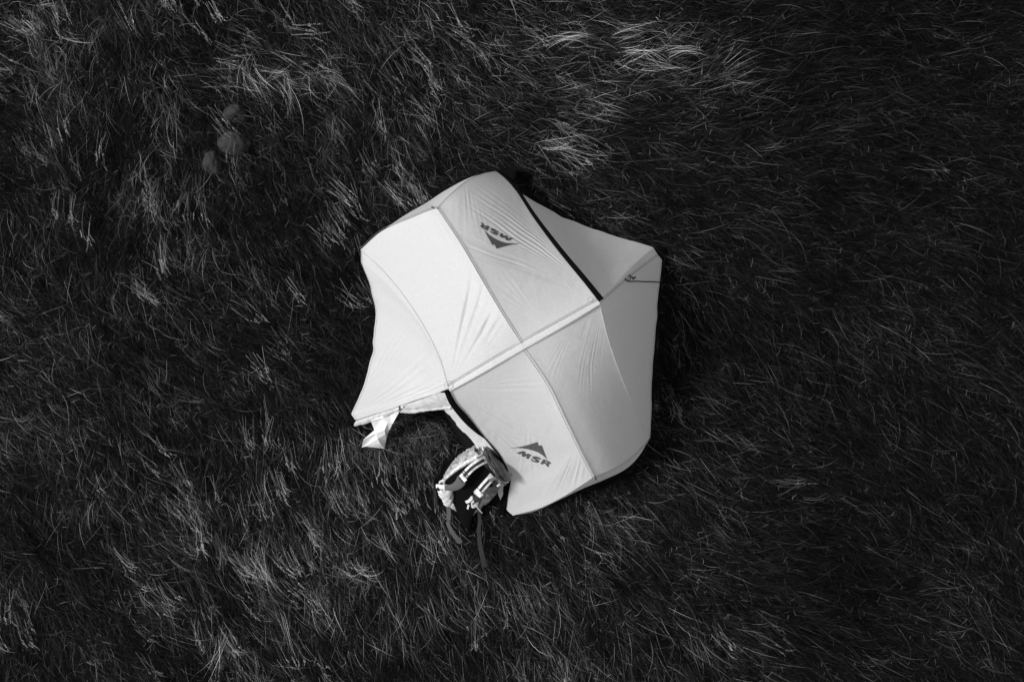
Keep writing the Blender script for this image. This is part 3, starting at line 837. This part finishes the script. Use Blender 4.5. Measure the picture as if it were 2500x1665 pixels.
def build_grass(name, label, spec_list, cull=True):
    VV, TT, TONE = [], [], []
    base = 0
    for (root, th, L, phi0, phi1, curl, wid, roll, tone, k) in spec_list:
        n = len(L)
        s = np.linspace(0, 1, k)
        pts = np.zeros((n, k, 3))
        pts[:, 0] = root
        for i in range(1, k):
            sm_ = (s[i] + s[i - 1]) / 2
            ph = phi0 + (phi1 - phi0) * sm_ ** 0.8
            tt = th + curl * (sm_ - 0.2)
            stp = (L / (k - 1))[:, None]
            pts[:, i] = pts[:, i - 1] + stp * np.stack([np.cos(ph) * np.cos(tt), np.cos(ph) * np.sin(tt), np.sin(ph)], 1)
        gz = ground_z(pts[..., 0], pts[..., 1]) + 0.008
        pts[..., 2] = np.maximum(pts[..., 2], gz)
        if cull:
            bad = np.zeros(n, bool)
            for i in range(k):
                x, y = pts[:, i, 0], pts[:, i, 1]
                z = pts[:, i, 2]
                bad |= inside(tent_poly if i == 0 else tent_core, x, y) | inside(pack_poly, x, y)
                bad |= inside(door_poly, x, y) & (z > 0.13)
            keep = ~bad
            pts, wid, roll, tone, L = pts[keep], wid[keep], roll[keep], tone[keep], L[keep]
            n = len(pts)
        t = np.gradient(pts, axis=1)
        t /= np.linalg.norm(t, axis=2, keepdims=True) + 1e-9
        sd_ = np.cross(t, np.array([0, 0, 1.0]))
        sd_ /= np.linalg.norm(sd_, axis=2, keepdims=True) + 1e-9
        up = np.cross(sd_, t)
        rr = roll[:, None] + np.linspace(0, 1, k)[None] * np.sin(roll * 37)[:, None] * 0.9
        wv = sd_ * np.cos(rr)[..., None] + up * np.sin(rr)[..., None]
        prof_ = np.clip(1 - s ** 2.2, 0.0, 1) * (0.75 + 0.25 * np.sin(s * math.pi))
        off = wv * (wid[:, None] * prof_[None] / 2)[..., None]
        lft, rgt = pts[:, :-1] - off[:, :-1], pts[:, :-1] + off[:, :-1]
        V = np.concatenate([np.stack([lft, rgt], 2).reshape(n, -1, 3), pts[:, -1:]], 1)
        nvb = 2 * (k - 1) + 1
        tri = []
        for i in range(k - 2):
            a, b, c, d = 2 * i, 2 * i + 1, 2 * i + 3, 2 * i + 2
            tri += [[a, b, c], [a, c, d]]
        tri.append([2 * (k - 2), 2 * (k - 2) + 1, nvb - 1])
        T = np.array(tri)[None] + (np.arange(n) * nvb)[:, None, None] + base
        VV.append(V.reshape(-1, 3))
        TT.append(T.reshape(-1, 3))
        TONE.append(np.repeat(tone, nvb))
        base += n * nvb
    V, T, tone = np.vstack(VV), np.vstack(TT), np.concatenate(TONE)
    me = bpy.data.meshes.new(name)
    me.vertices.add(len(V))
    me.vertices.foreach_set('co', V.astype(np.float32).ravel())
    me.loops.add(T.size)
    me.loops.foreach_set('vertex_index', T.astype(np.int32).ravel())
    me.polygons.add(len(T))
    me.polygons.foreach_set('loop_start', (np.arange(len(T)) * 3).astype(np.int32))
    me.update(calc_edges=True)
    at = me.attributes.new('tone', 'FLOAT', 'POINT')
    at.data.foreach_set('value', tone.astype(np.float32))
    me.polygons.foreach_set('use_smooth', np.ones(len(T), bool))
    me.materials.append(M['blade'])
    o = bpy.data.objects.new(name, me)
    C.objects.link(o)
    o['kind'] = 'stuff'
    o['label'] = label
    print(name, len(T), 'triangles')
    return o


def area(n, xw, yw):
    return rng.uniform(-xw, xw, n), rng.uniform(-yw, yw, n)


def roots(x, y):
    return np.stack([x, y, ground_z(x, y) - 0.005], 1)


XW, YW = 4.35, 3.15


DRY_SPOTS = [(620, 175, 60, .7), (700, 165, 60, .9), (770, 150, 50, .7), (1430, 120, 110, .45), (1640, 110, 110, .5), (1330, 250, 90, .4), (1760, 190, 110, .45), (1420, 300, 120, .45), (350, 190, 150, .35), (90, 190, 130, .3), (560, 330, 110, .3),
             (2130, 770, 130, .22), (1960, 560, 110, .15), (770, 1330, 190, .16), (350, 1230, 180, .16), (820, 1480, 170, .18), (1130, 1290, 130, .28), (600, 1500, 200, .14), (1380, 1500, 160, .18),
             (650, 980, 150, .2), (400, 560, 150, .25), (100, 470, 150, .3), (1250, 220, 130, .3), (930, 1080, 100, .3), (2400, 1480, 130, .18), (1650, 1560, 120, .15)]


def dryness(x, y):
    """where the sward is dry and pale: wind-laid patches on the left and along the top; the base level drops towards the right"""
    b = 0.27 - 0.165 * sm(0.6, 2.6, x)  # fewer and darker pale blades towards the right
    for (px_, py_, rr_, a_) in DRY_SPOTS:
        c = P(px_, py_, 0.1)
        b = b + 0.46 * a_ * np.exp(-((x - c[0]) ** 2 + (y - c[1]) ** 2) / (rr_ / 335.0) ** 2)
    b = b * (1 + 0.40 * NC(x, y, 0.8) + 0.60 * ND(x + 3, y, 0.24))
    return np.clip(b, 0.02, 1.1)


def undergrowth(n):
    x, y = area(n, XW, YW)
    th = flow(x, y) + rng.normal(0, 0.9, n)
    return (roots(x, y), th, rng.uniform(0.06, 0.17, n), rng.uniform(0.4, 1.3, n), rng.uniform(-0.6, 0.4, n), rng.normal(0, 0.7, n),
            rng.uniform(0.0020, 0.0040, n), rng.normal(0, 0.6, n), 0.0015 + 0.03 * rng.random(n) ** 3.5, 3)


def locks(nl, per, k, lmin, lmax, gain=0.07, pick=0.0, csd=0.32, spread=0.030, tight=0.13):
    x, y = area(nl * (3 if pick else 1), XW, YW)
    if pick:
        kp = rng.random(len(x)) < np.clip((dryness(x, y) - pick) * 2.5, 0, 1)
        x, y = x[kp][:nl], y[kp][:nl]
        nl = len(x)
    th = flow(x, y) + rng.normal(0, 0.33, nl)
    L = rng.uniform(lmin, lmax, nl)
    p0, p1 = rng.uniform(0.35, 1.15, nl), rng.uniform(-0.45, 0.15, nl)
    cu = rng.normal(0, 1.0, nl) * csd
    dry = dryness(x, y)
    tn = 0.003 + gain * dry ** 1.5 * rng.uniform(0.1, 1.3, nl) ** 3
    R = lambda a: np.repeat(a, per)
    n = nl * per
    rx, ry = R(x) + rng.normal(0, spread, n), R(y) + rng.normal(0, spread, n)
    # blades of a lock lean together towards its tip
    conv = np.arctan2((R(y) - ry), (R(x) - rx) + 1e-6)
    cross = (rx - R(x)) * np.sin(R(th)) - (ry - R(y)) * np.cos(R(th))
    thb = R(th) + np.clip(cross / R(L) * 1.6, -0.4, 0.4) + rng.normal(0, tight, n)
    tone = np.clip(R(tn) * rng.uniform(0.12, 1.4, n) ** 2 * 1.5, 0.0015, 0.85)
    return (roots(rx, ry), thb, R(L) * rng.uniform(0.65, 1.15, n), R(p0) + rng.normal(0, 0.12, n), R(p1) + rng.normal(0, 0.1, n), R(cu) + rng.normal(0, 0.18, n),
            rng.uniform(0.0011, 0.0024, n), rng.normal(0, 0.7, n), tone, k)


def strays(n, k):
    x, y = area(n, XW, YW)
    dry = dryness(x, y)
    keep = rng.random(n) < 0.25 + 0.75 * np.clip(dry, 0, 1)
    x, y, dry = x[keep], y[keep], dry[keep]
    n = len(x)
    th = flow(x, y) + rng.normal(0, 0.45, n)
    return (roots(x, y), th, rng.uniform(0.12, 0.34, n), rng.uniform(0.4, 1.3, n), rng.uniform(-0.6, 0.3, n), rng.normal(0, 0.5, n),
            rng.uniform(0.0010, 0.0021, n), rng.normal(0, 0.6, n), np.clip((0.03 + 0.95 * dry ** 1.2) * rng.uniform(0.05, 1.25, n) ** 2.4, 0.003, 0.85), k)


def midgrass(n):
    """fine half-dry blades, the matted layer between the dark undergrowth and the pale stalks"""
    x, y = area(n, XW, YW)
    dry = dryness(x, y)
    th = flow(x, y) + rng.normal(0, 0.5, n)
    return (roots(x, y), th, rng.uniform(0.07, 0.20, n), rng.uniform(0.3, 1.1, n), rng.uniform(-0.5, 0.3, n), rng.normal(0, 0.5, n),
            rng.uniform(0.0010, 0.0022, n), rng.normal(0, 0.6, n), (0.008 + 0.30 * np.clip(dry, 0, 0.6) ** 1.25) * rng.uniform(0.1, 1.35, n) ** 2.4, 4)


def doorway(n):
    """bent blades in the open vestibule"""
    dp = np.array(door_poly)
    x, y = rng.uniform(dp[:, 0].min(), dp[:, 0].max(), n * 3), rng.uniform(dp[:, 1].min(), dp[:, 1].max(), n * 3)
    kp = inside(door_poly, x, y)
    x, y = x[kp][:n], y[kp][:n]
    n = len(x)
    return (roots(x, y), flow(x, y) + rng.normal(0, 0.9, n), rng.uniform(0.10, 0.28, n), rng.uniform(0.2, 0.6, n), rng.uniform(-0.4, 0.1, n), rng.normal(0, 0.5, n),
            rng.uniform(0.0014, 0.0026, n), rng.normal(0, 0.5, n), 0.02 + 0.4 * rng.random(n) ** 2, 5)  # blade tone raised to brighten the deeply shaded opening


def thatch(n):
    """short broken bits of dead straw caught between the blades"""
    x, y = area(n, XW, YW)
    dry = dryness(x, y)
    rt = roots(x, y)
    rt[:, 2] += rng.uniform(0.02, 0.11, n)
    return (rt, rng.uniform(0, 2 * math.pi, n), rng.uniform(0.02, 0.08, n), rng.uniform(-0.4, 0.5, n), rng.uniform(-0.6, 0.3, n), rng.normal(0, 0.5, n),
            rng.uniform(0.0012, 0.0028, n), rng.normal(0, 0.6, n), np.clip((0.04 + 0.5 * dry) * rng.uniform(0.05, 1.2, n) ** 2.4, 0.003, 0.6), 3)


build_grass('grass', 'long dark wind-combed meadow grass around the tent', [undergrowth(110000), locks(10500, 11, 5, 0.14, 0.34)])
build_grass('dry_grass', 'pale dry grass stalks lying over the darker meadow grass', [strays(42000, 6), locks(800, 12, 6, 0.14, 0.34, 1.3, 0.34, 0.5), locks(150, 22, 7, 0.24, 0.46, 1.6, 0.36, 1.0, 0.040, 0.07), thatch(30000), midgrass(95000), doorway(420)])


def seed_heads(nc):
    """feathery seed heads in small bundles: a pale stalk each, with spikelets along the last hand's width"""
    x, y = area(nc * 4, XW, YW)
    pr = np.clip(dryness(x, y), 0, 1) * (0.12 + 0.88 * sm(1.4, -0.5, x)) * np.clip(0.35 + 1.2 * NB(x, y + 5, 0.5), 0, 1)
    kp = rng.random(nc * 4) < pr
    x, y = x[kp][:nc], y[kp][:nc]
    nc = len(x)
    cnt = rng.integers(2, 9, nc)
    R0 = lambda a: np.repeat(a, cnt)
    n = int(cnt.sum())
    th0 = flow(x, y) + rng.normal(0, 0.25, nc)
    th = R0(th0) + rng.normal(0, 0.12, n)
    x = R0(x) + rng.normal(0, 0.028, n)
    y = R0(y) + rng.normal(0, 0.028, n)
    h0 = R0(rng.uniform(0.09, 0.17, nc)) + rng.normal(0, 0.012, n)
    tn = R0(0.08 + 0.75 * rng.random(nc) ** 1.7) * rng.uniform(0.6, 1.15, n)
    sl = rng.uniform(0.06, 0.18, n)
    # the stalk, ending under the head
    gz = ground_z(x, y)
    rt = np.stack([x - np.cos(th) * sl, y - np.sin(th) * sl, gz + h0 - 0.25 * sl], 1)
    stalk = (rt, th, sl * 1.25, np.full(n, 0.30), np.full(n, 0.0), rng.normal(0, 0.1, n), rng.uniform(0.0014, 0.0022, n), rng.normal(0, 0.4, n), np.clip(tn * 0.5, 0.02, 0.5), 5)
    m_ = 15
    R = lambda a: np.repeat(a, m_)
    t = np.tile(np.linspace(0, 1, m_), n)
    ln = R(rng.uniform(0.04, 0.10, n))
    cv_ = R(rng.normal(0, 0.25, n))
    px = R(x) + np.cos(R(th) + cv_ * t) * ln * t
    py = R(y) + np.sin(R(th) + cv_ * t) * ln * t
    pz = R(gz + h0) - 0.03 * t
    N = n * m_
    sd_ = np.where(np.arange(N) % 2 == 0, 1.0, -1.0)
    heads = (np.stack([px, py, pz], 1), R(th) + cv_ * t + sd_ * rng.uniform(0.15, 0.9, N), rng.uniform(0.007, 0.020, N) * (1.2 - 0.7 * t) * 0.85, rng.uniform(-0.4, 0.8, N), rng.uniform(-0.9, 0.2, N), rng.normal(0, 0.4, N),
             rng.uniform(0.0014, 0.0026, N), rng.normal(0, 0.8, N), np.clip(R(tn) * rng.uniform(0.6, 1.25, N), 0.03, 0.8), 3)
    return [stalk, heads]


build_grass('seed_heads', 'pale feathery seed heads on the grass to the left of the tent', seed_heads(1700))


def outskirts(n):
    x, y = rng.uniform(-7.5, 7.5, n * 2), rng.uniform(-6, 6, n * 2)
    kp = (np.abs(x) > XW - 0.05) | (np.abs(y) > YW - 0.05)
    x, y = x[kp][:n], y[kp][:n]
    n = len(x)
    th = flow(x, y) + rng.normal(0, 0.5, n)
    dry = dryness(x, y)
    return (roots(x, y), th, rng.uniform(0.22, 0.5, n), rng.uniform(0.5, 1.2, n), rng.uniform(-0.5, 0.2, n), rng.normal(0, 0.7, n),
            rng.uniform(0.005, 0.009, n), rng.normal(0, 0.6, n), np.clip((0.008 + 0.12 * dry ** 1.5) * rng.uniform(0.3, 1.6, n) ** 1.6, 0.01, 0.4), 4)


build_grass('meadow_grass', 'grass of the meadow beyond the edges of the picture', [outskirts(42000)], cull=False)
